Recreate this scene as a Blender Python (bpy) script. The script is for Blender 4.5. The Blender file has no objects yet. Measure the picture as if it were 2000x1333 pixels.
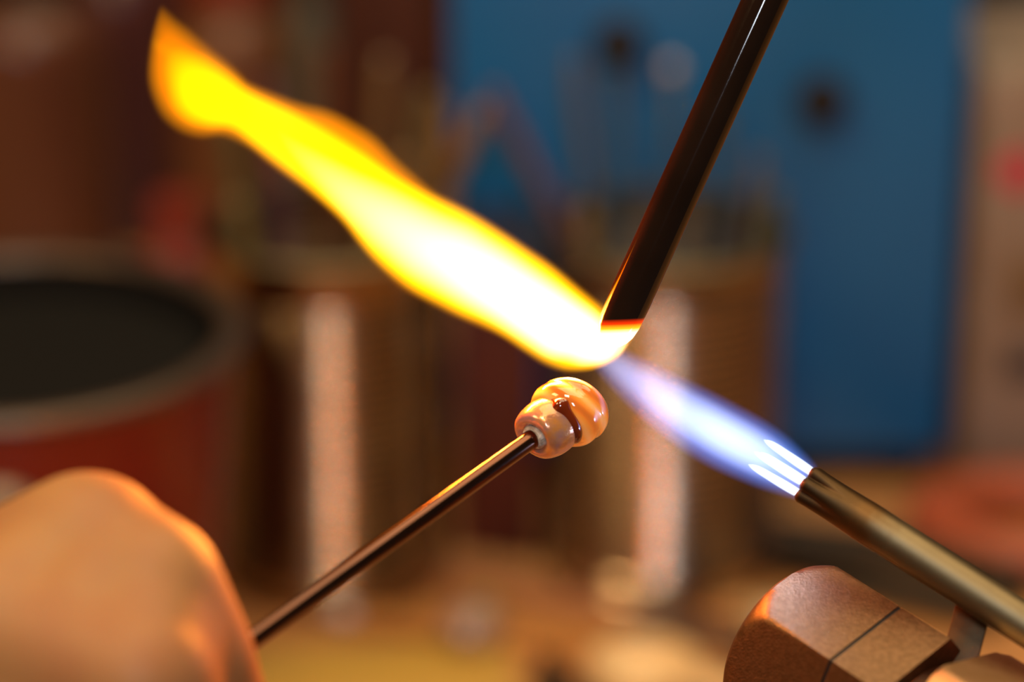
import bpy, bmesh, math, random
from mathutils import Vector, Matrix, noise
random.seed(7)
S = bpy.context.scene
COL = S.collection
PI = math.pi

# ------------------------------------------------------------------ camera
TILT = math.radians(22.0)
CAM = Vector((0, 0, 0.414))
FWD = Vector((0, math.cos(TILT), -math.sin(TILT)))
UP = Vector((0, math.sin(TILT), math.cos(TILT)))
RT = Vector((1, 0, 0))
FP = 5555.6
FOC = 0.463
cd = bpy.data.cameras.new('camera')
cd.lens = 100; cd.sensor_width = 36; cd.clip_start = 0.02; cd.clip_end = 50
cd.dof.use_dof = True; cd.dof.focus_distance = FOC; cd.dof.aperture_fstop = 6.1
cam = bpy.data.objects.new('camera', cd); COL.objects.link(cam)
cam.location = CAM; cam.rotation_euler = (PI/2 - TILT, 0, 0)
S.camera = cam

def P(u, v, t):
    """world point seen at (u, v) at depth t (used only to work out real positions)"""
    return CAM + t*(FWD + (u-1000)/FP*RT + (666.5-v)/FP*UP)
def PZ(u, v, z=0.0):
    """world point at height z"""
    d = FWD + (u-1000)/FP*RT + (666.5-v)/FP*UP
    return CAM + d*((z-CAM.z)/d.z)

# ------------------------------------------------------------------ world, lights, exposure
S.view_settings.view_transform = 'Standard'; S.view_settings.look = 'None'
S.view_settings.exposure = 0.0; S.view_settings.gamma = 1.0
S.view_settings.use_curve_mapping = False
W = bpy.data.worlds.new('world'); S.world = W; W.use_nodes = True
W.node_tree.nodes['Background'].inputs[0].default_value = (1.0, 0.66, 0.40, 1)
W.node_tree.nodes['Background'].inputs[1].default_value = 0.055
S.cycles.use_denoising = True
S.cycles.volume_max_steps = 512
S.cycles.max_bounces = 10
S.cycles.volume_bounces = 0
S.cycles.sample_clamp_indirect = 4.0

def area(name, loc, target, size, power, col, size_y=None):
    l = bpy.data.lights.new(name, 'AREA'); l.energy = power; l.color = col
    l.size = size
    if size_y: l.shape = 'RECTANGLE'; l.size_y = size_y
    o = bpy.data.objects.new(name, l); COL.objects.link(o)
    o.location = loc
    o.rotation_euler = (Vector(target)-Vector(loc)).to_track_quat('-Z', 'Y').to_euler()
    return o
area('ceiling_panel_light', (0.30, 0.85, 1.75), (0.10, 0.75, 0.0), 1.3, 18, (1.0, 0.72, 0.42))
area('front_lamp_light', (-0.12, -0.02, 1.40), (0, 0.7, 0.0), 0.22, 4.5, (1.0, 0.74, 0.46))
area('can_highlight_light', (0.03, -0.80, 1.05), (0, 0.8, 0.0), 0.10, 5.5, (0.80, 0.88, 1.0), 0.3)  # unseen lamp added for the highlight strips on the tin cans
area('added_bench_fill_light', (-0.75, 0.15, 1.15), (-0.05, 0.5, 0.1), 0.35, 5.0, (1.0, 0.60, 0.26))  # unseen fill light added from the left to brighten bench and hand

# torch axis: image direction (-0.838, +0.545 up), leaning away from the camera
PHI = math.radians(17)
AX = (RT*(-0.838) + UP*0.545).normalized()*math.cos(PHI) + FWD*math.sin(PHI)
AX.normalize()
NN = (RT*0.545 + UP*0.838).normalized()          # across, up-right
ZZ = AX.cross(NN).normalized()
if ZZ.dot(FWD) < 0: ZZ = -ZZ                      # away from the camera
NOZ = P(1575, 945, 0.457)
PX = 0.457/FP                                     # one image pixel in metres at the nozzle
CP = math.cos(PHI)

def pt_light(name, p, r, e, c):
    l = bpy.data.lights.new(name, 'POINT'); l.energy = e; l.color = c; l.shadow_soft_size = r
    o = bpy.data.objects.new(name, l); COL.objects.link(o); o.location = p
    return o
def axp(s, n, z=0.0):
    """point s pixels along the flame from the nozzle, n across, z deeper"""
    return NOZ + AX*(s*PX/CP) + NN*(n*PX) + ZZ*(z*PX)
for i, (s, n) in enumerate([(520, -25), (600, -20), (700, -25), (800, -35), (900, -35), (1000, -15)]):
    pt_light('flame_light', axp(s, n), 0.0026, 0.15, (1.0, 0.40, 0.06))
for i, (s, e) in enumerate([(35, .004), (60, .004), (85, .004)]):
    pt_light('gas_flame_light', axp(s, 0), 0.0008, e, (0.35, 0.5, 1.0))

# ------------------------------------------------------------------ helpers
def mesh_obj(name, bm, m=None, parent=None, smooth=True, mats=None):
    bmesh.ops.recalc_face_normals(bm, faces=bm.faces[:])
    me = bpy.data.meshes.new(name); bm.to_mesh(me); bm.free()
    for mm in (mats or [m]):
        if mm: me.materials.append(mm)
    if smooth:
        for p in me.polygons: p.use_smooth = True
        try: me.set_sharp_from_angle(angle=math.radians(38))
        except Exception: pass
    o = bpy.data.objects.new(name, me); COL.objects.link(o)
    if parent: o.parent = parent
    return o
def tag(o, label=None, cat=None, group=None, kind=None):
    if label: o['label'] = label
    if cat: o['category'] = cat
    if group: o['group'] = group
    if kind: o['kind'] = kind
    return o
def empty(name, loc, label, cat, group=None, rot=None):
    o = bpy.data.objects.new(name, None); COL.objects.link(o); o.empty_display_size = 0.005
    if isinstance(loc, Matrix): o.matrix_world = loc
    else:
        o.location = loc
        if rot: o.rotation_euler = rot
    bpy.context.view_layer.update()
    return tag(o, label, cat, group)
def mtx(o, x, y, z):
    m = Matrix((x, y, z)).transposed().to_4x4(); m.translation = o
    return m
def frame_along(o, d, hint=Vector((0, 0, 1))):
    """matrix with local Z along d"""
    z = d.normalized(); x = hint.cross(z)
    if x.length < 1e-4: x = Vector((1, 0, 0))
    x.normalize(); y = z.cross(x)
    return mtx(o, x, y, z)

def lathe(prof, seg=48, bm=None, mat=None, rmod=None, closed=False):
    """prof: list of (r, z) revolved about Z; rmod(theta, r, z) may return (r, z)"""
    bm = bm or bmesh.new(); rings = []
    for (r, z) in prof:
        ring = []
        if r < 1e-7:
            v = bm.verts.new((0, 0, z)); rings.append([v]); continue
        for k in range(seg):
            a = 2*PI*k/seg
            rr, zz = (r, z) if not rmod else rmod(a, r, z)
            ring.append(bm.verts.new((rr*math.cos(a), rr*math.sin(a), zz)))
        rings.append(ring)
    pairs = list(zip(rings[:-1], rings[1:]))
    if closed: pairs.append((rings[-1], rings[0]))
    for a, b in pairs:
        if len(a) == 1 and len(b) == 1: continue
        for k in range(seg):
            k2 = (k+1) % seg
            if len(a) == 1: bm.faces.new((a[0], b[k], b[k2]))
            elif len(b) == 1: bm.faces.new((a[k], a[k2], b[0]))
            else: bm.faces.new((a[k], a[k2], b[k2], b[k]))
    if mat is not None: bm.transform(mat)
    return bm
def smooth_prof(pts, n=6):
    """Catmull-Rom through (r,z) points"""
    out = []
    for i in range(len(pts)-1):
        p0 = pts[max(i-1, 0)]; p1 = pts[i]; p2 = pts[i+1]; p3 = pts[min(i+2, len(pts)-1)]
        for k in range(n):
            t = k/n
            out.append(tuple(max(0.0, 0.5*((2*b)+(-a+c)*t+(2*a-5*b+4*c-d)*t*t+(-a+3*b-3*c+d)*t**3)) if j == 0 else
                             0.5*((2*b)+(-a+c)*t+(2*a-5*b+4*c-d)*t*t+(-a+3*b-3*c+d)*t**3)
                             for j, (a, b, c, d) in enumerate(zip(p0, p1, p2, p3))))
    out.append(tuple(pts[-1])); return out
def interp(tab, x):
    if x <= tab[0][0]: return tab[0][1]
    for (a, b), (c, d) in zip(tab[:-1], tab[1:]):
        if x <= c: return b + (d-b)*(x-a)/(c-a)
    return tab[-1][1]
def catmull(pts, n=8):
    pts = [Vector(p) for p in pts]; out = []
    for i in range(len(pts)-1):
        p0 = pts[max(i-1, 0)]; p1 = pts[i]; p2 = pts[i+1]; p3 = pts[min(i+2, len(pts)-1)]
        for k in range(n):
            t = k/n
            out.append(0.5*((2*p1)+(p2-p0)*t+(2*p0-5*p1+4*p2-p3)*t*t+(-p0+3*p1-3*p2+p3)*t**3))
    out.append(pts[-1]); return out
def tube(path, radii, seg=20, bm=None, round_ends=False):
    bm = bm or bmesh.new(); path = [Vector(p) for p in path]
    if not hasattr(radii, '__len__'): radii = [radii]*len(path)
    path = list(path); radii = list(radii)
    if round_ends:
        for end in (0, -1):
            r = radii[end]; p = path[end]; q = path[1] if end == 0 else path[-2]
            d = (p-q).normalized(); ext = []
            for k in range(1, 6):
                a = k/6*PI/2
                ext.append((p+d*r*math.sin(a), r*math.cos(a)))
            ext.append((p+d*r, r*0.02))
            if end == 0:
                path = [e[0] for e in reversed(ext)]+path; radii = [e[1] for e in reversed(ext)]+radii
            else:
                path += [e[0] for e in ext]; radii += [e[1] for e in ext]
    rings = []; n = None
    for i, p in enumerate(path):
        t = (path[min(i+1, len(path)-1)]-path[max(i-1, 0)]).normalized()
        if n is None:
            n = t.cross(Vector((0.3, 0.2, 1))).normalized()
        n = (n - t*n.dot(t)).normalized(); b = t.cross(n)
        rings.append([bm.verts.new(p+radii[i]*(n*math.cos(2*PI*k/seg)+b*math.sin(2*PI*k/seg))) for k in range(seg)])
    for a, b in zip(rings[:-1], rings[1:]):
        for k in range(seg):
            k2 = (k+1) % seg; bm.faces.new((a[k], a[k2], b[k2], b[k]))
    bm.faces.new(rings[0][::-1]); bm.faces.new(rings[-1])
    return bm
def box(sx, sy, sz, c=(0, 0, 0), bev=0.0, bm=None, mat=None, seg=2):
    b2 = bmesh.new(); bmesh.ops.create_cube(b2, size=1)
    bmesh.ops.scale(b2, vec=(sx, sy, sz), verts=b2.verts)
    if bev: bmesh.ops.bevel(b2, geom=b2.edges[:], offset=bev, segments=seg, affect='EDGES', profile=0.5)
    bmesh.ops.translate(b2, vec=c, verts=b2.verts)
    if mat is not None: b2.transform(mat)
    if bm is None: return b2
    me = bpy.data.meshes.new('t'); b2.to_mesh(me); b2.free(); bm.from_mesh(me); bpy.data.meshes.remove(me)
    return bm

# ------------------------------------------------------------------ materials
def mat(name, base=(.5, .5, .5), rough=.5, metal=0.0, noise_c=None, nscale=200, ndetail=4, lo=.35, hi=.65,
        bump=0.0, bscale=800, coat=0.0, trans=0.0, ior=1.5, sss=0.0, sssr=(1, .4, .2), sscale=.002, spec=.5,
        stretch=(1, 1, 1), coords='Object', coat_tint=None):
    m = bpy.data.materials.new(name); m.use_nodes = True; nt = m.node_tree; N = nt.nodes; L = nt.links
    b = N['Principled BSDF']
    b.inputs['Base Color'].default_value = (*base, 1); b.inputs['Roughness'].default_value = rough
    b.inputs['Metallic'].default_value = metal; b.inputs['Coat Weight'].default_value = coat
    b.inputs['Coat Roughness'].default_value = .04
    b.inputs['Transmission Weight'].default_value = trans; b.inputs['IOR'].default_value = ior
    b.inputs['Specular IOR Level'].default_value = spec
    if sss:
        b.inputs['Subsurface Weight'].default_value = sss; b.inputs['Subsurface Radius'].default_value = sssr
        b.inputs['Subsurface Scale'].default_value = sscale
    tc = N.new('ShaderNodeTexCoord'); mp = N.new('ShaderNodeMapping'); mp.inputs['Scale'].default_value = stretch
    L.new(tc.outputs[coords], mp.inputs[0])
    if noise_c:
        n = N.new('ShaderNodeTexNoise'); n.inputs['Scale'].default_value = nscale; n.inputs['Detail'].default_value = ndetail
        L.new(mp.outputs[0], n.inputs['Vector'])
        r = N.new('ShaderNodeValToRGB'); r.color_ramp.elements[0].position = lo; r.color_ramp.elements[1].position = hi
        r.color_ramp.elements[0].color = (*base, 1); r.color_ramp.elements[1].color = (*noise_c, 1)
        L.new(n.outputs['Fac'], r.inputs[0]); L.new(r.outputs[0], b.inputs['Base Color'])
    if bump:
        n2 = N.new('ShaderNodeTexNoise'); n2.inputs['Scale'].default_value = bscale; n2.inputs['Detail'].default_value = 3
        L.new(mp.outputs[0], n2.inputs['Vector'])
        bp = N.new('ShaderNodeBump'); bp.inputs['Strength'].default_value = bump; bp.inputs['Distance'].default_value = .0003
        L.new(n2.outputs['Fac'], bp.inputs['Height']); L.new(bp.outputs[0], b.inputs['Normal'])
    return m

def plank_wood(name, c1, c2, scale=(6, 60, 60), rough=.45):
    m = mat(name, c1, rough, noise_c=c2, nscale=1.0, ndetail=6, lo=.3, hi=.7, stretch=scale)
    return m

M = {}
M['bench'] = plank_wood('bench_wood', (.42, .19, .055), (.60, .31, .11), (14, 90, 14), .42)
M['backwood'] = plank_wood('dark_wood', (.045, .016, .008), (.16, .045, .02), (18, 18, 5), .5)
M['blue'] = mat('blue_paint', (.010, .165, .48), .38, noise_c=(.012, .18, .50), nscale=14, bump=.05)
M['black'] = mat('black_rubber', (.006, .006, .007), .6)
M['tin'] = mat('yellowed_tin', (.40, .31, .20), .24, 1.0, noise_c=(.32, .23, .14), nscale=60)
M['tin_b'] = mat('bright_tin', (.52, .45, .36), .22, 1.0, noise_c=(.42, .33, .24), nscale=60)
M['tin_in'] = mat('tin_lip', (.20, .18, .11), .5, 1.0)
M['red'] = mat('red_enamel', (.16, .008, .004), .42, coat=.3, spec=.4)
M['potin'] = mat('dark_pot_lining', (.005, .0055, .005), .85, spec=.2)
M['potrim'] = mat('worn_rim', (.095, .072, .055), .35, .5)
M['kraft'] = mat('beige_card', (.27, .20, .145), .7, noise_c=(.33, .27, .22), nscale=25, bump=.1)
M['pink'] = mat('pink_sticker', (.62, .04, .09), .5)
M['navy'] = mat('navy_plastic', (.012, .018, .032), .5)
M['brass'] = None

# ------------------------------------------------------------------ setting
# bench top: boards laid left to right, joints recessed
bench = bpy.data.objects.new('floor', None); 
COL.objects.link(bench); bench.name = 'bench_top'; tag(bench, kind='structure')
y0 = 0.30; k = 0
random.seed(3)
while y0 < 1.32:
    w = 0.092
    b = box(2.2, w-.0016, .03, (0, 0, -.015 - random.random()*.0006), .0008)
    o = mesh_obj('board', b, M['bench'], bench); o.location = (random.uniform(-.2, .2), y0+w/2, 0)
    y0 += w; k += 1
# back wall of upright boards
wall = bpy.data.objects.new('wall_back', None); COL.objects.link(wall); tag(wall, kind='structure')
x0 = -1.1
while x0 < 1.1:
    w = .11
    b = box(w-.002, .02, 1.2, (0, 0, .6), .001)
    o = mesh_obj('board', b, M['backwood'], wall); o.location = (x0+w/2, 1.33+random.uniform(0, .001), 0)
    x0 += w

# ------------------------------------------------------------------ blue cabinet
def cabinet():
    y = .892; xl, xr = -.0200, .1487; h = .27; z0 = .012; dp = .12
    t = empty('tool_cabinet', (0, y+dp/2, 0), 'blue painted steel cabinet with black knobs standing behind the tin cans', 'cabinet')
    mesh_obj('body', box(xr-xl, dp, h, ((xl+xr)/2, 0, z0+h/2), .003), M['blue'], t)
    for fx in (xl+.015, xr-.015):
        for fy in (-dp/2+.015, dp/2-.015):
            mesh_obj('foot', lathe([(0, 0), (.009, 0), (.010, .002), (.009, z0+.001), (0, z0+.001)], 24, mat=Matrix.Translation((fx, fy, 0))), M['black'], t)
    mesh_obj('shadow_gap_fill', box(xr-xl-.012, dp-.02, z0, ((xl+xr)/2, 0, z0/2)), M['black'], t)  # black block stands in for the shadow gap under the cabinet
    for (u, v) in ((1207, 78), (1602, 186)):
        d = FWD + (u-1000)/FP*RT + (666.5-v)/FP*UP
        p = CAM + d*(y/d.y)
        R = Matrix.Translation((p.x, -dp/2, p.z)) @ Matrix.Rotation(PI/2, 4, 'X')
        mesh_obj('knob', lathe([(0, .009), (.0065, .009), (.0085, .0075), (.0085, .0045), (.006, .0025), (.0062, 0), (0, -.001)], 24, mat=R), M['black'], t)
    return t
cabinet()

# ------------------------------------------------------------------ carton at right
def carton():
    y = .885; xl, xr = .1535, .262; h = .147; dp = .09
    t = empty('carton', ((xl+xr)/2, y+dp/2, 0), 'beige cardboard carton with a round pink sticker beside the blue cabinet', 'box')
    hw = (xr-xl)/2
    mesh_obj('body', box(2*hw, dp, h, (0, 0, h/2), .0012), M['kraft'], t)
    mesh_obj('flap', box(2*hw-.002, dp/2-.002, .0012, (0, -dp/4, h+.0007), .0003), M['kraft'], t)
    mesh_obj('flap', box(2*hw-.002, dp/2-.002, .0012, (0, dp/4, h+.0007), .0003), M['kraft'], t)
    def on(u, v):
        d = FWD + (u-1000)/FP*RT + (666.5-v)/FP*UP
        p = CAM + d*(y/d.y); return p.x-t.location.x, p.z
    x, z = on(1990, 335)
    R = Matrix.Translation((x, -dp/2-.0001, z)) @ Matrix.Rotation(PI/2, 4, 'X')
    tag(mesh_obj('sticker', lathe([(0, .0004), (.0068, .0004), (.007, 0), (0, 0)], 32, mat=R), M['pink'], t), 'round pink sticker')
    x, z = on(2004, 712)
    mesh_obj('printed_patch', box(.012, .0005, .011, (x, -dp/2-.0001, z), .0002), M['navy'], t)
    x, z = on(2010, 560)
    mesh_obj('printed_patch', box(.014, .0005, .022, (x, -dp/2-.0001, z), .0002),
             mat('ochre_print', (.20, .13, .06), .6), t)
carton()
t = empty('instrument_case', (.30, 1.08, 0), 'dark navy plastic case standing upright behind the beige carton', 'case')
mesh_obj('body', box(.28, .10, .30, (0, 0, .155), .008), M['navy'], t)
mesh_obj('lid_seam', box(.284, .006, .304, (0, -.02, .155), .002), M['black'], t)
mesh_obj('handle', tube(catmull([(-.04, 0, .303), (-.035, 0, .325), (.035, 0, .325), (.04, 0, .303)]), .005, 12), M['black'], t)

# ------------------------------------------------------------------ tin cans
def can(u, vbase, r, h, label, m):
    c = PZ(u, vbase, 0)
    c.y += 0
    t = empty('tin_can', c, label, 'can', 'corrugated tin cans that hold glass rods')
    prof = [(0, .0012), (r-.004, .0012), (r-.0035, .0003), (r-.0008, 0), (r+.0006, .0012), (r+.0006, .003), (r-.0002, .004)]
    z = .010; 
    prof.append((r-.0002, z))
    zt = h-.014
    while z < zt:
        prof += [(r-.0013, z+.0013), (r-.0013, z+.0017), (r-.0001, z+.0030)]
        z += .0034
    prof += [(r-.0002, zt+.003), (r-.0002, h-.003), (r+.0009, h-.0022), (r+.0012, h-.0008), (r+.0004, h), (r-.0008, h-.0006), (r-.001, h-.003), (r-.001, .002), (0, .002)]
    mesh_obj('body', lathe(prof, 96), m, t)
    a = [(r+.0006, h-.0030), (r+.0016, h-.0022), (r+.0018, h-.0006), (r+.0006, h+.0006), (r-.0012, h+.0002), (r-.0015, h-.0015), (r-.0009, h-.003)]
    mesh_obj('rim', lathe(a, 96, closed=True), M['tin_in'], t)
    return c
CA = can(655, 1108, .0365, .118, 'corrugated tin can holding amber rods, nearer the red pot', M['tin'])
CB = can(1288, 1098, .0375, .116, 'corrugated tin can holding clear rods, in front of the blue cabinet', M['tin_b'])

def glassmat(n, c, tr=.6, rough=.08):
    return mat(n, c, rough, trans=tr, ior=1.45, spec=.5)
G = dict(amber=glassmat('amber_glass', (.24, .15, .06), .2), olive=glassmat('olive_glass', (.24, .19, .08), .2),
         grey=glassmat('grey_glass', (.17, .17, .18), .3), pale=glassmat('pale_blue_glass', (.13, .20, .27), .4),
         clear=glassmat('clear_glass', (.62, .66, .70), .5), green=glassmat('green_glass', (.11, .12, .05), .2),
         brown=glassmat('brown_glass', (.14, .06, .03), .2), violet=glassmat('violet_glass', (.16, .09, .11), .2))
M['tip_glint'] = mat('white_tip_glint', (.55, .50, .48), .15, coat=1)  # whitish colour stands in for the blurred highlight on a rod end
M['ambertip'] = mat('amber_tip', (.20, .13, .06), .15, coat=1)  # amber version of the painted tip highlight
def rod_in_can(c, r, h, ang, foot_f, lean, length, rad, g, label, group, ball=False, tm=None):
    """a rod standing in the can: foot at foot_f*r, passing the rim plane at lean*(r-rad), both along direction ang"""
    d = Vector((math.cos(ang), math.sin(ang), 0))
    foot = c + d*(r-.004-rad)*foot_f + Vector((0, 0, .0025+rad))
    top = c + d*(r-.0022-rad)*lean + Vector((0, 0, h))
    ax = (top-foot).normalized()
    t = empty('glass_rod', frame_along(foot, ax), label, 'glass rod', group)
    mesh_obj('shaft', tube([(0, 0, 0), (0, 0, length*.5), (0, 0, length)], rad, 14, round_ends=True), G[g], t)
    if ball:
        bb = bmesh.new(); bmesh.ops.create_uvsphere(bb, u_segments=20, v_segments=12, radius=.0030)
        bmesh.ops.translate(bb, vec=(0, 0, length+.0015), verts=bb.verts)
        tag(mesh_obj('melted_tip', bb, tm or M['tip_glint'], t), 'melted round tip')
ra = [(2, -.85, .98, .163, .0030, 'amber', 'amber glass rod leaning far right out of the can by the red pot', 1),
      (32, .40, .97, .150, .0028, 'olive', 'olive glass rod at the back right of the can by the red pot', 0),
      (62, .42, .97, .155, .0028, 'amber', 'amber glass rod at the back of the can by the red pot', 1),
      (92, .45, .97, .158, .0030, 'brown', 'brown glass rod at the very back of the can by the red pot', 0),
      (122, .45, .97, .150, .0028, 'violet', 'dull violet glass rod at the back left of the can by the red pot', 0),
      (152, .45, .97, .140, .0028, 'green', 'dark green glass rod at the left of the can by the red pot', 0),
      (-42, .45, .97, .142, .0030, 'amber', 'short amber glass rod at the front right of the can by the red pot', 0),
      (-140, .45, .97, .128, .0028, 'olive', 'short olive glass rod at the front left of the can by the red pot', 0)]
for (a, ff, l, L, rd, g, lb, bl) in ra:
    rod_in_can(CA, .0365, .118, math.radians(a), ff, l, L, rd, g, lb, 'glass rods in the can by the red pot', bl, M['ambertip'])
rb = [(86, .30, .97, .152, .0022, 'pale', 'pale blue glass rod with its tip painted as a white highlight, tall in the can before the cabinet', 1),
      (112, .45, .97, .152, .0024, 'pale', 'pale blue glass rod at the back left of the can before the cabinet', 0),
      (136, .45, .97, .158, .0024, 'grey', 'grey glass rod leaning back left out of the can before the cabinet', 0),
      (176, -.85, .98, .172, .0026, 'violet', 'violet glass rod leaning farthest left out of the can before the cabinet', 0),
      (58, .45, .97, .140, .0022, 'pale', 'thin pale blue glass rod at the back right of the can before the cabinet', 0),
      (30, .45, .97, .128, .0026, 'grey', 'short grey glass rod at the right of the can before the cabinet', 0),
      (0, .45, .97, .122, .0026, 'green', 'short dark green glass rod at the right edge of the can before the cabinet', 0),
      (-140, .45, .97, .124, .0026, 'olive', 'short olive glass rod at the front left of the can before the cabinet', 0)]
for (a, ff, l, L, rd, g, lb, bl) in rb:
    rod_in_can(CB, .0375, .116, math.radians(a), ff, l, L, rd, g, lb, 'glass rods in the can before the cabinet', bl)

# dark red box standing between the two cans
t = empty('dark_red_box', (-.0048, .857, 0), 'dark red cardboard box standing between the two tin cans', 'box')
mesh_obj('body', box(.0245, .046, .104, (0, 0, .052), .0012), mat('dark_red_card', (.10, .018, .010), .55, noise_c=(.07, .014, .010), nscale=40), t)
mesh_obj('lid', box(.0258, .0475, .018, (0, 0, .0975), .0012), mat('dark_navy_card', (.018, .022, .05), .55), t)

# ------------------------------------------------------------------ red pot
def pot():
    h = .118
    c = PZ(22, 642, h); c.z = 0
    R = .0625
    t = empty('red_pot', c, 'red enamel pot with dark lining and worn pale rim at the left', 'pot')
    r0 = .052
    body = [(0, .0006), (r0-.004, .0006), (r0-.001, .002), (r0, .006)] + [(r0+(R-r0)*k/10, .006+(h-.010)*k/10) for k in range(1, 11)]
    body += [(R-.002, h-.004)] + [(r0-.002+(R-r0)*k/10, .006+(h-.010)*k/10) for k in range(9, -1, -1)] + [(0, .004)]
    mesh_obj('body', lathe(body, 96), M['red'], t)
    ins = [(R-.0022, h-.004)] + [(r0-.0022+(R-r0)*k/10, .006+(h-.010)*k/10) for k in range(9, -1, -1)] + [(0, .0045), (0, .0065)] + \
          [(r0-.0045+(R-r0)*k/10, .008+(h-.012)*k/10) for k in range(0, 11)]
    mesh_obj('lining', lathe(ins, 96, closed=False), M['potin'], t)
    rim = [(R+.0040*math.cos(a), h-.002+.0026*math.sin(a)) for a in [2*PI*k/12 for k in range(12)]]
    mesh_obj('rim', lathe(rim, 96, closed=True), M['potrim'], t)
    q = P(12, 938, .771) - c; q = Vector((q.x, q.y, q.z)); rr_ = math.hypot(q.x, q.y)
    out = Vector((q.x/rr_, q.y/rr_, 0)); wall_r = .052+(.0625-.052)*max(0, (q.z-.006))/.108
    lug = bmesh.new(); bmesh.ops.create_uvsphere(lug, u_segments=28, v_segments=16, radius=1)
    bmesh.ops.scale(lug, vec=(.0105, .0035, .0085), verts=lug.verts)
    lug.transform(mtx(out*(wall_r+.001)+Vector((0, 0, q.z)), Vector((-out.y, out.x, 0)), out, Vector((0, 0, 1))))
    tag(mesh_obj('handle_plate', lug, mat('pale_metal_plate', (.30, .26, .18), .4, .4), t), 'pale metal plate')
    # dark water/grit that fills it
    mesh_obj('contents', lathe([(0, h-.012), (R-.0046, h-.012), (R-.0048, h-.016), (0, h-.016)], 64), M['potin'], t)
pot()

# ------------------------------------------------------------------ TORCH
def brass_mat():
    m = mat('aged_brass', (.30, .215, .10), .36, 1.0, bump=.05, bscale=900)
    nt = m.node_tree; N = nt.nodes; L = nt.links; b = N['Principled BSDF']
    tc = N.new('ShaderNodeTexCoord'); sp = N.new('ShaderNodeSeparateXYZ'); L.new(tc.outputs['Object'], sp.inputs[0])
    n = N.new('ShaderNodeTexNoise'); n.inputs['Scale'].default_value = 260; n.inputs['Detail'].default_value = 5
    L.new(tc.outputs['Object'], n.inputs['Vector'])
    ma = N.new('ShaderNodeMath'); ma.operation = 'MULTIPLY_ADD'; ma.inputs[1].default_value = .006; L.new(n.outputs['Fac'], ma.inputs[0]); L.new(sp.outputs[2], ma.inputs[2])
    mr = N.new('ShaderNodeMapRange'); mr.inputs['From Min'].default_value = .003; mr.inputs['From Max'].default_value = -.014
    mr.inputs['To Min'].default_value = 0; mr.inputs['To Max'].default_value = 1
    L.new(ma.outputs[0], mr.inputs['Value'])
    r = N.new('ShaderNodeValToRGB'); e = r.color_ramp.elements
    e[0].position = 0; e[0].color = (.060, .040, .022, 1)
    e[1].position = 1; e[1].color = (.26, .21, .12, 1)
    q = e.new(.35); q.color = (.10, .062, .028, 1)
    q = e.new(.7); q.color = (.16, .09, .035, 1)
    L.new(mr.outputs[0], r.inputs[0]); L.new(r.outputs[0], b.inputs['Base Color'])
    mr2 = N.new('ShaderNodeMapRange'); mr2.inputs['To Min'].default_value = .42; mr2.inputs['To Max'].default_value = .54
    L.new(n.outputs['Fac'], mr2.inputs['Value']); L.new(mr2.outputs[0], b.inputs['Roughness'])
    return m
M['brass'] = brass_mat()
M['dull'] = mat('bare_brass_block', (.165, .105, .055), .46, 1.0, noise_c=(.22, .14, .075), nscale=1100, ndetail=6, bump=.35, bscale=2500)
M['dull2'] = mat('pale_brass_block', (.50, .34, .17), .45, 1.0, noise_c=(.58, .40, .22), nscale=300, ndetail=6, bump=.3, bscale=2500)
M['strip'] = mat('brown_strip', (.065, .042, .02), .5, .8, noise_c=(.09, .05, .022), nscale=300, bump=.2, bscale=900)
M['steel'] = mat('dark_steel', (.22, .18, .15), .35, 1.0)

TM = mtx(NOZ, NN, ZZ*(1 if AX.dot(NN.cross(ZZ)) > 0 else -1), AX)   # local: x across (up), z along the flame
torch = empty('bench_torch', TM, 'brass bench torch burning at the fluted nozzle, on a heavy hexagonal block', 'torch')
mm = .001
TR = 41*PX
sgT = 1 if TM.to_3x3().col[1].dot(FWD) > 0 else -1
def lobe_angle(e): return sgT*math.radians(-90+e)
LA0 = lobe_angle(-6)
def noz_mod(a, r, z):
    # four lobes that die out down the tube; z<=0
    f = max(0.0, min(1.0, 1+(z)/(.0085)))
    f = f*f*(3-2*f)
    lob = abs(math.cos(3*(a-LA0)))                  # six lobes
    g = (1-lob)**1.3
    bulge = 1.0 + .04*f
    return r*(bulge - .30*f*g), z
prof = []
zs = [0, -.0004, -.001, -.002, -.003, -.004, -.005, -.006, -.007, -.008, -.009, -.010, -.011, -.013, -.016, -.02, -.03, -.045, -.06, -.09]
prof = [(TR*.80, .0000), (TR*.93, .0001), (TR*.985, -.0002), (TR, -.0006)]
prof += [(TR*(.985 + .035*math.exp(-((z+.012)/.002)**2)), z) for z in zs[3:]]
prof += [(TR*.8, -.0905), (0, -.0905)]
tb = lathe(prof, 128, rmod=noz_mod)
mesh_obj('barrel', tb, M['brass'], torch)
# nozzle face with jets
face = lathe([(0, -.0005), (TR*.84, -.0005), (TR*.84, -.002), (0, -.002)], 96, rmod=noz_mod)
mesh_obj('nozzle_face', face, mat('sooty_face', (.05, .035, .025), .5, .8), torch)
JET = [(28.5*math.cos(lobe_angle(-6+60*k)), 28.5*math.sin(lobe_angle(-6+60*k))) for k in range(6)] + [(0, 0)]
for (a, b_) in JET:
    rr = 10.5*PX
    jp = [(rr*.55, -.002), (rr*.55, .0001), (rr*.8, .0003), (rr*1.05, .0000), (rr*1.08, -.001), (rr*.9, -.002)]
    mesh_obj('jet_tube', lathe(jp, 32, closed=True, mat=Matrix.Translation((a*PX, b_*PX, 0))), M['strip'], torch)

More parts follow.
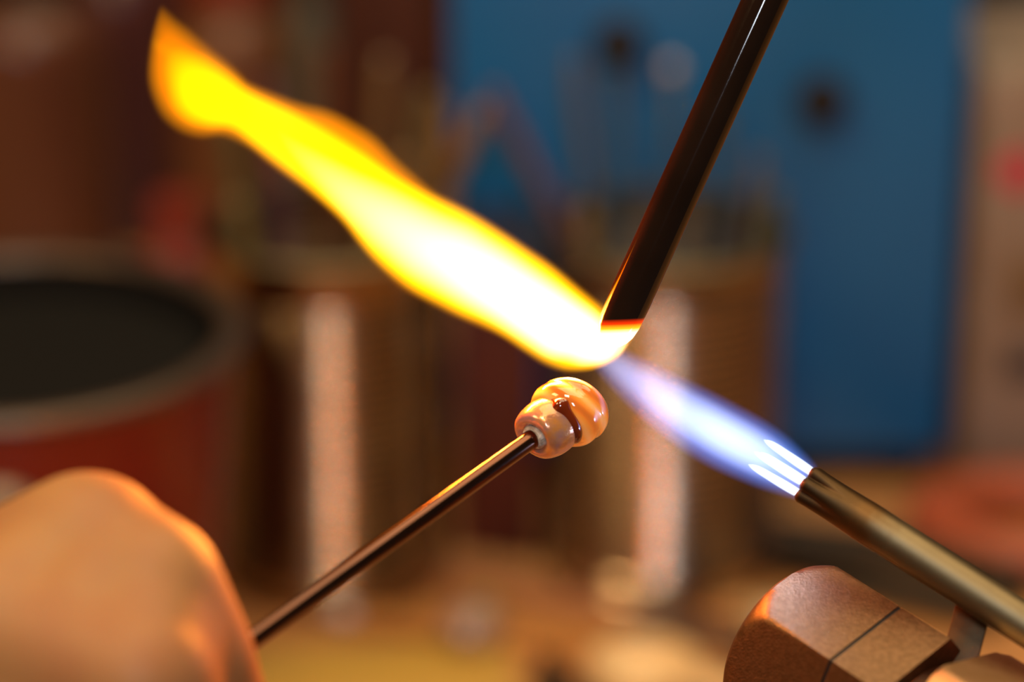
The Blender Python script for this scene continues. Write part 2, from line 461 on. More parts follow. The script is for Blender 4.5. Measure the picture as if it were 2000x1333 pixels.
def hexsolid(R, stations, rot, bm=None, seg=144):
    bm = bm or bmesh.new(); rings = []
    for (z, rc) in stations:
        ring = []
        for k in range(seg):
            a = rot + 2*PI*k/seg
            q = ((a-rot) % (PI/3)) - PI/6
            r = min(R*math.cos(PI/6)/math.cos(q), rc)
            ring.append(bm.verts.new((r*math.cos(a), r*math.sin(a), z)))
        rings.append(ring)
    for a, b in zip(rings[:-1], rings[1:]):
        for k in range(seg):
            k2 = (k+1) % seg; bm.faces.new((a[k], a[k2], b[k2], b[k]))
    bm.faces.new(rings[0]); bm.faces.new(rings[-1][::-1])
    return bm
# the block: coordinates in pixels relative to the corner line seen at (1500,1210)
V1 = P(1500, 1210, .4515)
px = .4515/FP
# hex frame: local x=NN, y=ZZ(away). centre relative V1
RB = 203*px
CTR = V1 + NN*(-100*px) - (-ZZ)*(240*px)
PHB = math.radians(36)
AXB = ((RT*(-0.848) + UP*0.53).normalized()*math.cos(PHB) + FWD*math.sin(PHB)).normalized()
NB = (RT*0.53 + UP*0.848).normalized(); ZB = AXB.cross(NB).normalized()
if ZB.dot(FWD) < 0: ZB = -ZB
CTR = V1 + NB*(-32*px) + ZB*(200*px)
yB = ZB if NB.cross(ZB).dot(AXB) > 0 else -ZB
BM = mtx(CTR, NB, yB, AXB)
sgn = 1 if yB.dot(FWD) > 0 else -1
th1 = math.atan2(-sgn*200, 32)                  # angle of the corner V1 in local (x=NN, y)
blk = empty('hexagonal_block', BM, '', 'x'); bpy.data.objects.remove(blk)
Minv = TM.inverted() @ BM                         # block frame in torch frame
def part(name, bm, m, mx=None, smooth=True):
    if mx is not None: bm.transform(mx)
    return mesh_obj(name, bm, m, torch, smooth)
dome = [(.0073, RB*.38), (.0072, RB*.45), (.0068, RB*.58), (.0061, RB*.70), (.0053, RB*.79), (.0042, RB*.872), (.0031, RB*.912), (.0020, RB*.947), (.0010, RB*.976), (0, RB*1.0005)]
z1 = -.0130
st = dome + [(z1, 9)]
part('front_block', hexsolid(RB, st, th1), M['dull'], Minv, True)
# seam groove then second half of the block
part('seam', hexsolid(RB*.985, [(z1+.0003, 9), (z1-.0009, 9)], th1), M['black'], Minv, True)
z2 = z1-.0106
part('rear_block', hexsolid(RB, [(z1-.0006, RB*1.2), (z1-.0007, 9), (z2, 9)], th1), M['dull'], Minv, True)
# threaded neck
thr = []
z = z2+.0005
while z > z2-.0125:
    thr += [(RB*.70, z), (RB*.675, z-.0003)]
    z -= .0006
thr = [(0, z2+.0005)] + thr + [(0, z)]
part('threaded_neck', lathe(thr, 64), M['steel'], Minv)
th2 = math.radians(-sgn*54)
R2 = 224*px
z3 = -.0285
part('clamp_nut', hexsolid(R2, [(z3, R2*.955), (z3-.0016, R2*1.001), (z3-.045, 9)], th2), M['dull2'], Minv, True)
# strip that carries the barrel
s_top = P(1897, 1204, .4520); s_bot = P(1862, 1338, .4500)
d = (s_top-s_bot).normalized(); wdir = (AX - d*AX.dot(d)).normalized(); nd = d.cross(wdir)
ln = (s_top-s_bot).length
sm = mtx((s_top+s_bot)/2, wdir, nd, d)
part('support_strip', box(.0056, .0012, ln+.004, (0, 0, 0), .0002), M['strip'], TM.inverted() @ sm)
# post and foot that stand on the bench, right of the picture
pp = BM @ Vector((0, 0, z3-.040))
inv = TM.inverted()
part('post', tube([inv @ Vector((pp.x, pp.y, pp.z)), inv @ Vector((pp.x, pp.y, .008))], .010, 32), M['steel'])
fb = lathe([(0, 0), (.045, 0), (.045, .006), (.042, .009), (.012, .010), (0, .010)], 64, mat=inv @ Matrix.Translation((pp.x, pp.y, 0)))
part('foot_plate', fb, M['steel'])
hose_path = [inv @ v for v in catmull([NOZ-AX*.090, NOZ-AX*.115, Vector((.24, .42, .10)), Vector((.26, .50, .02)), Vector((.30, .62, .006))])]
part('gas_hose', tube(hose_path, .0045, 20), M['black'])

# ------------------------------------------------------------------ FLAMES (emissive gas volumes)
def float_curve(nt, inp, tab, x0, x1, y0, y1):
    """piecewise map through colour-free float curve; returns output socket in real units"""
    N = nt.nodes; L = nt.links
    mr = N.new('ShaderNodeMapRange'); mr.inputs['From Min'].default_value = x0; mr.inputs['From Max'].default_value = x1
    L.new(inp, mr.inputs['Value'])
    fc = N.new('ShaderNodeFloatCurve'); c = fc.mapping.curves[0]
    pts = [((x-x0)/(x1-x0), (y-y0)/(y1-y0)) for x, y in tab]
    c.points[0].location = pts[0]; c.points[1].location = pts[-1]
    for p in pts[1:-1]: c.points.new(*p)
    fc.mapping.update(); L.new(mr.outputs[0], fc.inputs['Value'])
    m2 = N.new('ShaderNodeMapRange'); m2.inputs['To Min'].default_value = y0; m2.inputs['To Max'].default_value = y1; m2.clamp = False
    L.new(fc.outputs[0], m2.inputs['Value'])
    return m2.outputs[0]
def math_n(nt, op, a, b=None, c=None):
    n = nt.nodes.new('ShaderNodeMath'); n.operation = op
    for i, v in enumerate((a, b, c)):
        if v is None: continue
        if isinstance(v, (int, float)): n.inputs[i].default_value = v
        else: nt.links.new(v, n.inputs[i])
    return n.outputs[0]
def flame_material(name, layers, step=.1, zscale=1.0, absorb=None):
    """layers: (lo/hi table in px, intensity table, power, colour). Local frame: x across, y depth, z along, metres."""
    m = bpy.data.materials.new(name); m.use_nodes = True; nt = m.node_tree; N = nt.nodes; L = nt.links
    for n in list(N): N.remove(n)
    out = N.new('ShaderNodeOutputMaterial')
    tc = N.new('ShaderNodeTexCoord'); sp = N.new('ShaderNodeSeparateXYZ'); L.new(tc.outputs['Object'], sp.inputs[0])
    s = math_n(nt, 'MULTIPLY', sp.outputs[2], CP/PX); n_ = math_n(nt, 'MULTIPLY', sp.outputs[0], 1/PX); d_ = math_n(nt, 'MULTIPLY', sp.outputs[1], 1/PX)
    last = None
    for (tab, itab, power, col) in layers:
        x0, x1 = tab[0][0], tab[-1][0]
        cen = float_curve(nt, s, [(x, (a+b)/2) for x, a, b in tab], x0, x1, -150, 150)
        hw = float_curve(nt, s, [(x, (b-a)/2) for x, a, b in tab], x0, x1, 0, 150)
        inten = float_curve(nt, s, itab, x0, x1, 0, max(y for _, y in itab))
        dn = math_n(nt, 'SUBTRACT', n_, cen)
        r2 = math_n(nt, 'ADD', math_n(nt, 'MULTIPLY', dn, dn), math_n(nt, 'MULTIPLY', math_n(nt, 'MULTIPLY', d_, d_), 1/zscale**2))
        hw2 = math_n(nt, 'MAXIMUM', math_n(nt, 'MULTIPLY', hw, hw), 1.0)
        q = math_n(nt, 'MAXIMUM', math_n(nt, 'SUBTRACT', 1.0, math_n(nt, 'DIVIDE', r2, hw2)), 0.0)
        q = math_n(nt, 'POWER', q, power)
        if last is None: first_q = q
        e = math_n(nt, 'MULTIPLY', q, inten)
        em = N.new('ShaderNodeEmission'); em.inputs['Color'].default_value = (*col, 1); L.new(e, em.inputs['Strength'])
        if last is None: last = em.outputs[0]
        else:
            ad = N.new('ShaderNodeAddShader'); L.new(last, ad.inputs[0]); L.new(em.outputs[0], ad.inputs[1]); last = ad.outputs[0]
    if absorb:
        ab = N.new('ShaderNodeVolumeAbsorption'); ab.inputs['Color'].default_value = (*absorb[2], 1)
        L.new(math_n(nt, 'MULTIPLY', first_q, absorb[1]), ab.inputs['Density'])
        ad = N.new('ShaderNodeAddShader'); L.new(last, ad.inputs[0]); L.new(ab.outputs[0], ad.inputs[1]); last = ad.outputs[0]
    L.new(last, out.inputs['Volume'])
    try: m.cycles.volume_step_rate = step
    except Exception: pass
    return m
def flame_mesh(name, tab, m, parent=None, zscale=1.0, grow=1.06, n=60):
    x0, x1 = tab[0][0], tab[-1][0]
    bm = bmesh.new(); rings = []
    ct = [(x, (a+b)/2) for x, a, b in tab]; ht = [(x, (b-a)/2) for x, a, b in tab]
    for i in range(n+1):
        s = x0 + (x1-x0)*i/n
        c = interp(ct, s); h = max(interp(ht, s), 1.5)*grow+2
        rings.append([bm.verts.new(((c+h*math.cos(2*PI*k/24))*PX, h*zscale*math.sin(2*PI*k/24)*PX, s*PX/CP)) for k in range(24)])
    for a, b in zip(rings[:-1], rings[1:]):
        for k in range(24):
            k2 = (k+1) % 24; bm.faces.new((a[k], a[k2], b[k2], b[k]))
    bm.faces.new(rings[0][::-1]); bm.faces.new(rings[-1])
    return mesh_obj(name, bm, m, parent)

FM = TM.copy()
flame = empty('torch_flame', FM, 'torch flame, blue from the nozzle and turning yellow past the black rod', 'flame')
def sn(u, v):
    d = FWD + (u-1000)/FP*RT + (666.5-v)/FP*UP
    p = CAM + d*((NOZ-CAM).dot(ZZ)/d.dot(ZZ)) - NOZ
    return p.dot(AX)*CP/PX, p.dot(NN)/PX
def table(top, bot, n=22):
    a = sorted(sn(*p) for p in top); b = sorted(sn(*p) for p in bot)
    x0 = min(a[0][0], b[0][0]); x1 = max(a[-1][0], b[-1][0])
    return [(x0+(x1-x0)*k/n, min(interp(a, x0+(x1-x0)*k/n), interp(b, x0+(x1-x0)*k/n)+.1), interp(a, x0+(x1-x0)*k/n)) for k in range(n+1)]
T = table([(1238, 638), (1232, 630), (1215, 622), (1170, 582), (1080, 507), (1000, 452), (930, 407), (850, 366), (780, 305), (740, 262), (700, 235), (640, 205), (590, 196), (500, 160), (400, 75), (316, 8)],
          [(1236, 642), (1215, 680), (1200, 708), (1180, 728), (1155, 735), (1110, 730), (1060, 720), (960, 655), (900, 633), (790, 577), (720, 515), (660, 436), (600, 385), (520, 325), (450, 270), (400, 276), (340, 266), (296, 200), (292, 110), (314, 12)])
TY = table([(1225, 645), (1170, 588), (1080, 513), (1000, 458), (930, 413), (850, 374), (780, 335), (700, 280), (600, 218), (500, 170), (430, 115), (380, 92), (340, 90), (330, 110)],
          [(1222, 655), (1200, 705), (1180, 725), (1155, 732), (1110, 727), (1060, 716), (960, 650), (900, 626), (790, 570), (720, 508), (660, 430), (600, 378), (520, 318), (450, 262), (400, 258), (350, 240), (328, 200), (326, 120)])
TC = table([(1222, 650), (1170, 605), (1100, 552), (1000, 482), (930, 437), (850, 402), (780, 365), (700, 330), (620, 290), (540, 250)],
          [(1218, 660), (1200, 698), (1160, 724), (1060, 702), (960, 637), (900, 606), (790, 545), (720, 485), (660, 420), (600, 350), (560, 300), (538, 252)])
def prog(tab, pts):
    x0, x1 = tab[0][0], tab[-1][0]
    return [(x0+(x1-x0)*f, y) for f, y in pts]
yel = flame_material('yellow_flame', [
    (T, prog(T, [(0, 150), (.05, 260), (.5, 240), (.8, 210), (.95, 150), (1, 60)]), 1.1, (1, .33, .002)),
    (TY, prog(TY, [(0, 300), (.05, 900), (.5, 900), (.7, 620), (.85, 480), (.95, 230), (1, 60)]), 1.4, (1, .52, .0)),
    (TC, prog(TC, [(0, 400), (.06, 1000), (.3, 800), (.5, 520), (.65, 330), (.8, 170), (.92, 60), (1, 0)]), 1.6, (.6, .8, .62)),
], step=.08, absorb=(T, 170.0, (1.0, .45, .02)))
flame_mesh('yellow_plume', T, yel, flame)
TB = [(0, -42, 44), (30, -52, 54), (100, -70, 66), (200, -84, 62), (300, -80, 52), (400, -62, 40), (455, -46, 32), (500, -30, 24)]
blu = flame_material('blue_flame', [
    (TB, [(0, 130), (60, 200), (150, 200), (300, 160), (400, 115), (455, 80), (500, 30)], 1.3, (.13, .28, 1.0)),
    ([(x, a*.72, b*.72) for x, a, b in TB], [(0, 20), (60, 80), (150, 150), (300, 90), (400, 60), (455, 50), (500, 10)], 1.2, (.85, .92, 1.0)),
], step=.1)
flame_mesh('blue_plume', TB, blu, flame, grow=1.02)
for (a, b_) in JET[:6]:
    tt = [(x, a*(1+.16*x/110)-w, a*(1+.16*x/110)+w) for x, w in ((2, 7.5), (20, 8.5), (70, 7.5), (90, 6.5), (102, 4.5), (110, 1.2))]
    m = flame_material('inner_cone_gas', [(tt, [(2, 2600), (110, 2200)], .5, (.75, .85, 1.0))], step=.12)
    # shift depth: material works on local depth so give each cone its own object offset
    o = flame_mesh('inner_cone', tt, m, flame, grow=1.0, n=24)
    o.location = (0, b_*PX, 0)

# ------------------------------------------------------------------ GLASS ROD (black)
M['rod'] = mat('black_glass', (.010, .004, .002), .06, coat=0, spec=.6, noise_c=(.016, .007, .004), nscale=60, bump=.04, bscale=120)
def glow_rod():
    m = M['rod']; nt = m.node_tree; N = nt.nodes; L = nt.links; b = N['Principled BSDF']
    tc = N.new('ShaderNodeTexCoord'); sp = N.new('ShaderNodeSeparateXYZ'); L.new(tc.outputs['Object'], sp.inputs[0])
    # incandescent tip; the slanted glow edge also stands in for flame over it
    mr = N.new('ShaderNodeMapRange'); mr.inputs['From Min'].default_value = .0016; mr.inputs['From Max'].default_value = -.0014
    L.new(math_n(nt, 'MULTIPLY_ADD', sp.outputs[0], -.5, sp.outputs[2]), mr.inputs['Value'])
    r = N.new('ShaderNodeValToRGB'); e = r.color_ramp.elements
    e[0].position = 0; e[0].color = (.0, 0, 0, 1); e[1].position = 1; e[1].color = (1, .8, .45, 1)
    q = e.new(.3); q.color = (.35, .012, 0, 1); q = e.new(.6); q.color = (1, .22, .005, 1)
    L.new(mr.outputs[0], r.inputs[0]); L.new(r.outputs[0], b.inputs['Emission Color']); b.inputs['Emission Strength'].default_value = 3.5
glow_rod()
tipc = P(1205, 640, .4625); topc = P(1505, -25, .4600)
dirr = (topc-tipc).normalized()
far = tipc + dirr*.30
rm = frame_along(tipc, dirr, FWD)
rod = empty('black_glass_rod', rm, 'glossy black glass rod held from above, tip melting in the flame', 'glass rod')
RR = 42.5*.4625/FP
path = [(0, 0, 0)]; 
pts = []; rad = []
for (z, f, bx) in [(-.0032, .25, -.0006), (-.0027, .48, -.0005), (-.0018, .70, -.0004), (-.0006, .86, -.0003), (.001, .95, -.0002), (.003, .985, -.0001), (.006, 1.0, 0), (.012, 1.0, 0), (.03, 1.0, 0), (.08, 1.02, 0), (.30, 1.04, 0)]:
    pts.append(Vector((0, 0, z)) ); rad.append(RR*f)
mesh_obj('shaft', tube(pts, rad, 64), M['rod'], rod)

# ------------------------------------------------------------------ MANDREL + BEAD
PSI = math.radians(35)
MD = (RT*(-.826) + UP*(-.564)).normalized()*math.cos(PSI) - FWD*math.sin(PSI)   # from the bead toward the hand
MD.normalize()
HOLE = P(1047, 852, .4600)
MR = 19.0*.460/FP
hint = UP
mx = frame_along(HOLE, MD, FWD)
mand = empty('mandrel', mx, 'thin dark steel mandrel held by the hand, glass bead on its end', 'mandrel')
M['mandrel'] = mat('heat_darkened_steel', (.13, .07, .05), .18, 1.0, noise_c=(.17, .08, .05), nscale=150, stretch=(1, 1, .2), bump=.05, bscale=400)
hm = .0125
mesh_obj('shaft', tube([(0, 0, -hm-.001), (0, 0, -.004), (0, 0, .02), (0, 0, .08), (0, 0, .165)], MR, 48), M['mandrel'], mand)
M['release'] = mat('bead_release', (.80, .76, .66), .9, noise_c=(.42, .36, .28), nscale=900, bump=.8, bscale=2500)
coat = lathe([(MR*1.0, .0010), (MR*1.22, .0009), (MR*1.40, .0004), (MR*1.42, -.003), (MR*1.40, -hm), (MR*1.0, -hm-.0003)], 64,
             rmod=lambda a, r, z: (r*(1+.03*math.sin(3*a)+.02*math.sin(7*a+1)), z+.00015*math.sin(2*a)))
tag(mesh_obj('release_coat', coat, M['release'], mand), 'chalky white bead release collar')

bead = empty('glass_bead', mx, 'hot amber and copper coloured glass bead on the mandrel, below the flame', 'bead')
def bead_mats():
    a = mat('swirled_amber_glass', (.9, .5, .1), .07, coat=1.0, sss=.5, sssr=(1, .45, .12), sscale=.0025)
    nt = a.node_tree; N = nt.nodes; L = nt.links; b = N['Principled BSDF']
    tc = N.new('ShaderNodeTexCoord'); mp = N.new('ShaderNodeMapping'); mp.inputs['Rotation'].default_value = (.28, .18, 0)
    L.new(tc.outputs['Object'], mp.inputs[0])
    w = N.new('ShaderNodeTexWave'); w.wave_type = 'BANDS'; w.bands_direction = 'Z'; w.inputs['Scale'].default_value = 85
    w.inputs['Distortion'].default_value = 3.2; w.inputs['Detail'].default_value = 2; w.inputs['Detail Scale'].default_value = 1.0
    L.new(mp.outputs[0], w.inputs['Vector'])
    r = N.new('ShaderNodeValToRGB'); e = r.color_ramp.elements
    e[0].position = 0; e[0].color = (.50, .12, .02, 1); e[1].position = 1; e[1].color = (.92, .52, .16, 1)
    q = e.new(.15); q.color = (.62, .16, .02, 1); q = e.new(.4); q.color = (.82, .28, .035, 1); q = e.new(.75); q.color = (.88, .38, .07, 1)
    L.new(w.outputs['Fac'], r.inputs[0]); L.new(r.outputs[0], b.inputs['Base Color'])
    b.inputs['Emission Color'].default_value = (1, .22, .02, 1); b.inputs['Emission Strength'].default_value = .35   # still red hot
    c = mat('copper_lustre_glass', (.85, .36, .09), .22, .35, noise_c=(.58, .30, .25), nscale=420, ndetail=6, coat=1.0, bump=.35, bscale=1100, sss=.3, sssr=(1, .4, .12), sscale=.002)
    d = mat('dark_amber_glass', (.20, .022, .002), .05, coat=1.0, spec=.7)
    return a, c, d
MA, MC, MDK = bead_mats()
def bmod(amp_t, amp_w, ph):
    def f(a, r, z):
        k = min(1, max(0, r/.0045))
        return r*(1+amp_w*math.sin(2*a+ph)+amp_w*.6*math.sin(3*a-ph*2+z*600)), z + amp_t*math.cos(a-ph)*k
    return f
near = smooth_prof([(.00160, .0030), (.00180, -.0003), (.0025, .0005), (.0033, .0008), (.0042, .0002), (.0047, -.0012), (.0049, -.0027), (.0048, -.0040), (.0044, -.0052), (.0036, -.0062), (.0016, -.0066)][1:], 5)
mesh_obj('copper_end', lathe(near, 72, rmod=bmod(.00035, .012, .6)), MC, bead)
farp = smooth_prof([(.0016, -.0044), (.0034, -.0046), (.0047, -.0048), (.0055, -.0055), (.0060, -.0066), (.00605, -.0076), (.0059, -.0086), (.0060, -.0094), (.0056, -.0106), (.0047, -.0117), (.0034, -.0125), (.0018, -.0128)], 5)
tag(mesh_obj('swirled_body', lathe(farp, 84, rmod=bmod(.0008, .018, .3)), MA, bead), 'swirled yellow and cream body')
# dark trail of amber glass laid in the groove, ending in a blob
gp = []; gr = []
ux = Vector((1, 0, 0))
ang_up = None
# find local angle that points up in the picture
R3 = mx.to_3x3().transposed()
upl = R3 @ NN; a_up = math.atan2(upl.y, upl.x)
rtl = R3 @ (RT*.5-UP*.5-FWD*.6).normalized(); a_rt = math.atan2(rtl.y, rtl.x)
dd = (a_rt-a_up+PI) % (2*PI) - PI
sg = 1 if dd > 0 else -1
cam_l = R3 @ (-FWD); a_cam = math.atan2(cam_l.y, cam_l.x)
for k in range(121):
    f = k/120
    a = a_up + ((a_cam-a_up+PI) % (2*PI)-PI)*(-.3+3.0*f)
    r = .00425 + .0001*math.sin(9*f)
    gp.append(Vector((r*math.cos(a), r*math.sin(a), -.0046+.0002*math.sin(5*f))))
    gr.append(.00110*min(1, .45+3*f) + .00055*math.exp(-((f-.22)/.12)**2))
tag(mesh_obj('dark_trail', tube(gp, gr, 20, round_ends=True), MDK, bead), 'dark amber glass trail in the groove')

# ------------------------------------------------------------------ HAND (left hand pinching the mandrel)
def capsule(bm, p, q, r1, r2, seg=20, n=6):
    pts = [p.lerp(q, k/n) for k in range(n+1)]
    tube(pts, [r1+(r2-r1)*k/n for k in range(n+1)], seg, bm, round_ends=True)
def limb(bm, pts):
    for (p, r), (q, s) in zip(pts[:-1], pts[1:]): capsule(bm, p, q, r, s)
def Q(u, v, t): return P(u, v, t)
def on_mandrel(s): return HOLE + MD*s
HG = on_mandrel(.083)       # where the finger tips close on it
HL = [
 # index
 [(Q(168, 1090, .408), .0118), (Q(292, 1148, .402), .0106), (Q(368, 1285, .408), .0097), (Q(418, 1395, .420), .0085), (Q(430, 1440, .432), .0072)],
 # middle
 [(Q(-10, 1230, .400), .0120), (Q(270, 1330, .392), .0108), (Q(340, 1480, .402), .0096), (Q(330, 1580, .420), .0084), (Q(290, 1600, .432), .0072)],
 # ring
 [(Q(-140, 1390, .400), .0115), (Q(120, 1520, .392), .0104), (Q(200, 1670, .404), .0092), (Q(170, 1740, .422), .0080), (Q(120, 1730, .432), .0070)],
 # little
 [(Q(-250, 1530, .404), .0105), (Q(-40, 1680, .398), .0092), (Q(40, 1790, .410), .0080), (Q(20, 1830, .426), .0070), (Q(-20, 1810, .436), .0062)],
]
def hand():
    bm = bmesh.new()
    for f in HL: limb(bm, f)
    # thumb: under the mandrel, opposite the index finger
    wr = Q(-620, 1420, .425)
    th = [(Q(-360, 1300, .440), .0150), (Q(-40, 1290, .446), .0135), (Q(230, 1330, .448), .0112), (Q(395, 1395, .449), .0098), (Q(455, 1415, .447), .0080)]
    limb(bm, th)
    # palm: metacarpals and web
    for f, wo in zip(HL, ((60, 50), (10, 70), (-20, 40), (-40, 110))):
        b = Q(-560+wo[0], 1440+wo[1], .418)
        limb(bm, [(f[0][0], f[0][1]*1.08), (b, .0150)])
    for a, b, r in ((HL[0][0][0], HL[1][0][0], .0118), (HL[1][0][0], HL[2][0][0], .0118), (HL[2][0][0], HL[3][0][0], .0112),
                    (HL[0][1][0], HL[1][1][0], .0098), (HL[0][0][0], th[1][0], .0125), (HL[1][0][0], th[1][0], .0130), (HL[0][0][0].lerp(HL[0][1][0], .5), HL[1][0][0].lerp(HL[1][1][0], .5), .0112),
                    (HL[0][1][0].lerp(HL[0][2][0], .4), HL[1][1][0].lerp(HL[1][2][0], .2), .0100)):
        capsule(bm, a, b, r, r)
    wr2 = Q(-900, 1480, .430)
    limb(bm, [(Q(-560, 1440, .424), .024), (wr2, .0255), (Q(-1700, 1750, .43), .036), (Q(-2600, 2100, .43), .042)])
    me = bpy.data.meshes.new('hand_raw'); bm.to_mesh(me); bm.free()
    o = bpy.data.objects.new('hand_raw', me); COL.objects.link(o)
    r = o.modifiers.new('r', 'REMESH'); r.mode = 'VOXEL'; r.voxel_size = .0011
    s = o.modifiers.new('s', 'SMOOTH'); s.factor = .6; s.iterations = 14
    dg = bpy.context.evaluated_depsgraph_get(); ev = o.evaluated_get(dg)
    me2 = bpy.data.meshes.new_from_object(ev)
    bpy.data.objects.remove(o)
    c = Q(100, 1250, .41)
    me2.transform(Matrix.Translation(-c))
    for p in me2.polygons: p.use_smooth = True
    me2.materials.clear()
    sk = mat('skin', (.52, .26, .095), .52, noise_c=(.46, .20, .078), nscale=55, ndetail=3, sss=.35, sssr=(1, .35, .18), sscale=.004, bump=.25, bscale=1300, spec=.35)
    me2.materials.append(sk)
    h = bpy.data.objects.new('hand', me2); COL.objects.link(h); h.location = c
    tag(h, 'bare left hand gripping the end of the steel mandrel, seen from its back', 'hand')
    # nails
    nm = mat('nail', (.62, .36, .25), .3)
    for f in HL:
        a, b = f[-2][0], f[-1][0]; d = (b-a).normalized(); mid = a.lerp(b, .85)
        outw = -FWD; outw = (outw - d*outw.dot(d)).normalized(); sd = d.cross(outw)
        mxx = mtx(mid - c + outw*(f[-1][1]*.95), sd, d, outw)
        nb = bmesh.new(); bmesh.ops.create_uvsphere(nb, u_segments=16, v_segments=8, radius=1)
        bmesh.ops.scale(nb, vec=(.0042, .0055, .0010), verts=nb.verts); nb.transform(mxx)
        mesh_obj('nail', nb, nm, h)
hand()

# ------------------------------------------------------------------ things lying on the bench and behind
def lying(name, label, cat, u, v, rz=0, z=0.0, group=None):
    p = PZ(u, v, z)
    return empty(name, p, label, cat, group, (0, 0, rz))
M['cream'] = mat('cream_ceramic', (.88, .70, .38), .35, noise_c=(.82, .64, .34), nscale=80, coat=.4)
M['yellowpad'] = mat('yellow_card', (.62, .40, .06), .6, noise_c=(.55, .36, .08), nscale=30)
M['greyglass'] = mat('grey_violet_glass', (.34, .25, .22), .12, coat=1)
M['darktool'] = mat('dark_tool', (.035, .028, .018), .35, .5)
M['whiteglass'] = mat('white_glass', (.62, .58, .60), .15, coat=1)
M['hose'] = mat('red_hose', (.40, .09, .035), .45)
M['redjar'] = mat('dull_red_paint', (.26, .035, .018), .4)

def marble(u, v, r, m, label, sx=1.0):
    t = lying('glass_lump', label, 'glass lump', u, v)
    b = bmesh.new(); bmesh.ops.create_icosphere(b, subdivisions=4, radius=r)
    for vv in b.verts:
        n = noise.noise(vv.co*180)*.12
        vv.co *= 1+n; vv.co.z = max(vv.co.z*.8, -r*.7)
        vv.co.x *= sx
    bmesh.ops.translate(b, vec=(0, 0, r*.7), verts=b.verts)
    mesh_obj('lump', b, m, t)
marble(640, 1185, .0052, M['whiteglass'], 'white glass lump at the foot of the can by the red pot', 1.1)
marble(672, 1215, .0040, M['whiteglass'], 'small white glass lump right beside the larger white one')
marble(925, 1262, .0095, M['greyglass'], 'grey violet glass lump lying on the bench below the bead')
marble(945, 1212, .0060, mat('olive_yellow_glass', (.42, .30, .06), .15, coat=1), 'olive yellow glass lump behind the grey violet lump')
marble(1500, 1245, .0085, mat('straw_glass', (.50, .38, .19), .2, coat=1), 'straw coloured glass lump left of the hexagonal block')
# cream ceramic dish
t = lying('ceramic_scoop', 'cream ceramic scoop at the bottom edge of the bench', 'scoop', 1245, 1345, math.radians(-25))
mesh_obj('bowl', lathe(smooth_prof([(0, 0), (.011, 0), (.015, .003), (.0165, .009), (.0158, .0095), (.0140, .004), (.010, .0015), (0, .0012)], 4), 48,
         rmod=lambda a, r, z: (r*(1+.12*math.cos(a)), z)), M['cream'], t)
mesh_obj('grip', box(.035, .012, .005, (.031, 0, .0065), .0022), M['cream'], t)
# dark pliers
def pliers(u, v, rz, m, mg, label, sc=1.0):
    t = lying('pliers', label, 'pliers', u, v, rz)
    for s in (1, -1):
        pth = catmull([(.045*sc, s*.0005, .006), (.02*sc, s*.004, .006), (0, s*.002, .006), (-.02*sc, -s*.006, .006), (-.06*sc, -s*.014, .006), (-.10*sc, -s*.012, .006)], 6)
        rr = [.0022+.0028*min(1, i/10) for i in range(len(pth))]
        mesh_obj('jaw', tube(pth[:16], rr[:16], 12, round_ends=True), m, t)
        mesh_obj('grip', tube(pth[14:], .0058, 14, round_ends=True), mg, t)
    mesh_obj('pivot', lathe([(0, .0), (.006, 0), (.006, .012), (.005, .013), (0, .013)], 24), m, t)
pliers(1400, 1062, math.radians(150), M['steel'], M['darktool'], 'pliers with dark grips lying right of the can before the cabinet')
pliers(1112, 1440, math.radians(100), M['steel'], mat('grey_grip', (.07, .07, .06), .5), 'pliers with grey grips at the bottom edge beside the cream scoop', .8)
# graphite paddle
t = lying('graphite_paddle', 'dark graphite paddle on the bench left of the hexagonal block', 'paddle', 1370, 1258, math.radians(-28))
mesh_obj('blade', box(.045, .018, .004, (0, 0, .002), .0008), mat('graphite', (.10, .055, .035), .5), t)
mesh_obj('handle', tube([(.02, 0, .0045), (.05, 0, .0045), (.09, 0, .0045)], .0042, 16, round_ends=True), mat('olive_wood_grip', (.17, .11, .05), .6), t)
# wooden ruler-like sticks
sticks = [(1180, 1195, -24, .13, .009, (.50, .24, .12), 'pinkish wooden stick lying slanted behind the graphite paddle'),
          (1290, 1165, -20, .15, .010, (.62, .36, .14), 'pale wooden stick lying slanted before the clear rod can'),
          (1060, 1260, -14, .12, .012, (.58, .27, .07), 'orange wooden stick lying behind the cream scoop')]
for (u, v, a, ln, w, c, lb) in sticks:
    o = mesh_obj('wooden_stick', box(ln, w, .003, (0, 0, .0015), .0008), mat('stick_wood', c, .5, noise_c=tuple(x*.8 for x in c), nscale=1, stretch=(30, 300, 300)))
    o.location = PZ(u, v, 0); o.rotation_euler = (0, 0, math.radians(a)); tag(o, lb, 'stick', 'wooden sticks on the bench')
# yellow card
o = mesh_obj('yellow_card', box(.10, .05, .0012, (0, 0, .0006), .0003), M['yellowpad']); o.location = PZ(680, 1345, 0); o.rotation_euler = (0, 0, .08)
tag(o, 'yellow card lying flat on the bench beside the hand', 'card')
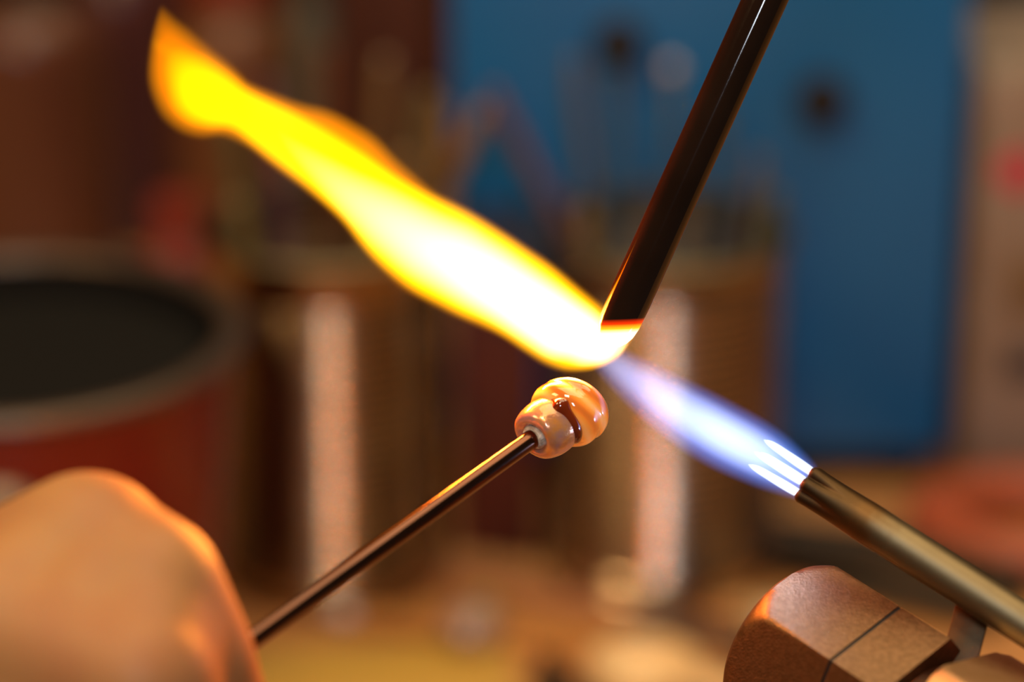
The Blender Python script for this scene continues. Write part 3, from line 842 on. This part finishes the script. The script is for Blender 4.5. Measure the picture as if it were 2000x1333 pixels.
# red hose at right
hp = catmull([(x, y, .0085) for x, y in [(.50, .88), (.30, .868), (.22, .862), (.165, .868), (.138, .850), (.155, .822), (.20, .815), (.30, .80), (.5, .79)]], 8)
t = tag(mesh_obj('rubber_hose', tube(hp, .0085, 20), M['hose']), 'orange red rubber hose lying in a loop below the carton', 'hose')
marble(1850, 1062, .0065, mat('pink_glass', (.55, .25, .20), .12, coat=1), 'pinkish glass lump inside the loop of the red hose')
# things behind, upper left
def jar(x, y, r, h, m, mlid, name, label, cat):
    t = empty(name, (x, y, 0), label, cat)
    mesh_obj('body', lathe(smooth_prof([(0, 0), (r*.9, 0), (r, .004), (r, h*.5), (r, h*.8), (r*.8, h*.9), (r*.62, h*.94), (r*.60, h), (0, h)], 4), 48), m, t)
    mesh_obj('lid', lathe([(0, h*1.12), (r*.66, h*1.12), (r*.70, h*1.10), (r*.70, h*.98), (0, h*.98)], 40), mlid, t)
def at(u, y): return (u-1000)/FP*y/math.cos(TILT)*.985
jar(at(350, .95), .95, .013, .075, M['redjar'], M['redjar'], 'paint_jar', 'small dull red jar standing behind the red pot', 'jar')
jar(at(70, 1.12), 1.12, .035, .12, mat('brown_glass_jar', (.12, .045, .025), .25), M['darktool'], 'brown_jar', 'wide brown glass jar at the far left behind the red pot', 'jar')
jar(at(255, 1.15), 1.15, .024, .13, mat('plum_glass', (.085, .03, .03), .25), M['darktool'], 'plum_jar', 'plum coloured jar right of the wide brown jar', 'jar')
jar(at(470, 1.10), 1.10, .024, .12, mat('rust_glaze', (.17, .065, .025), .35), M['redjar'], 'rust_jar', 'rust coloured glazed jar behind the flame tail', 'jar')
jar(at(615, 1.08), 1.08, .009, .13, mat('olive_grey_glass', (.13, .12, .085), .3), M['tin_in'], 'slim_bottle', 'slim olive grey bottle behind the can by the red pot', 'bottle')
jar(at(672, 1.10), 1.10, .009, .13, mat('navy_glass', (.02, .028, .05), .3), M['darktool'], 'blue_bottle', 'slim dark blue bottle right of the olive grey bottle', 'bottle')
o = mesh_obj('wooden_post', box(.036, .036, .30, (0, 0, .15), .003), mat('dark_red_wood', (.055, .014, .006), .5, noise_c=(.09, .025, .01), nscale=1, stretch=(60, 60, 6)))
o.location = (-.043, .965, 0); tag(o, 'dark red wooden post standing left of the blue cabinet', 'post')
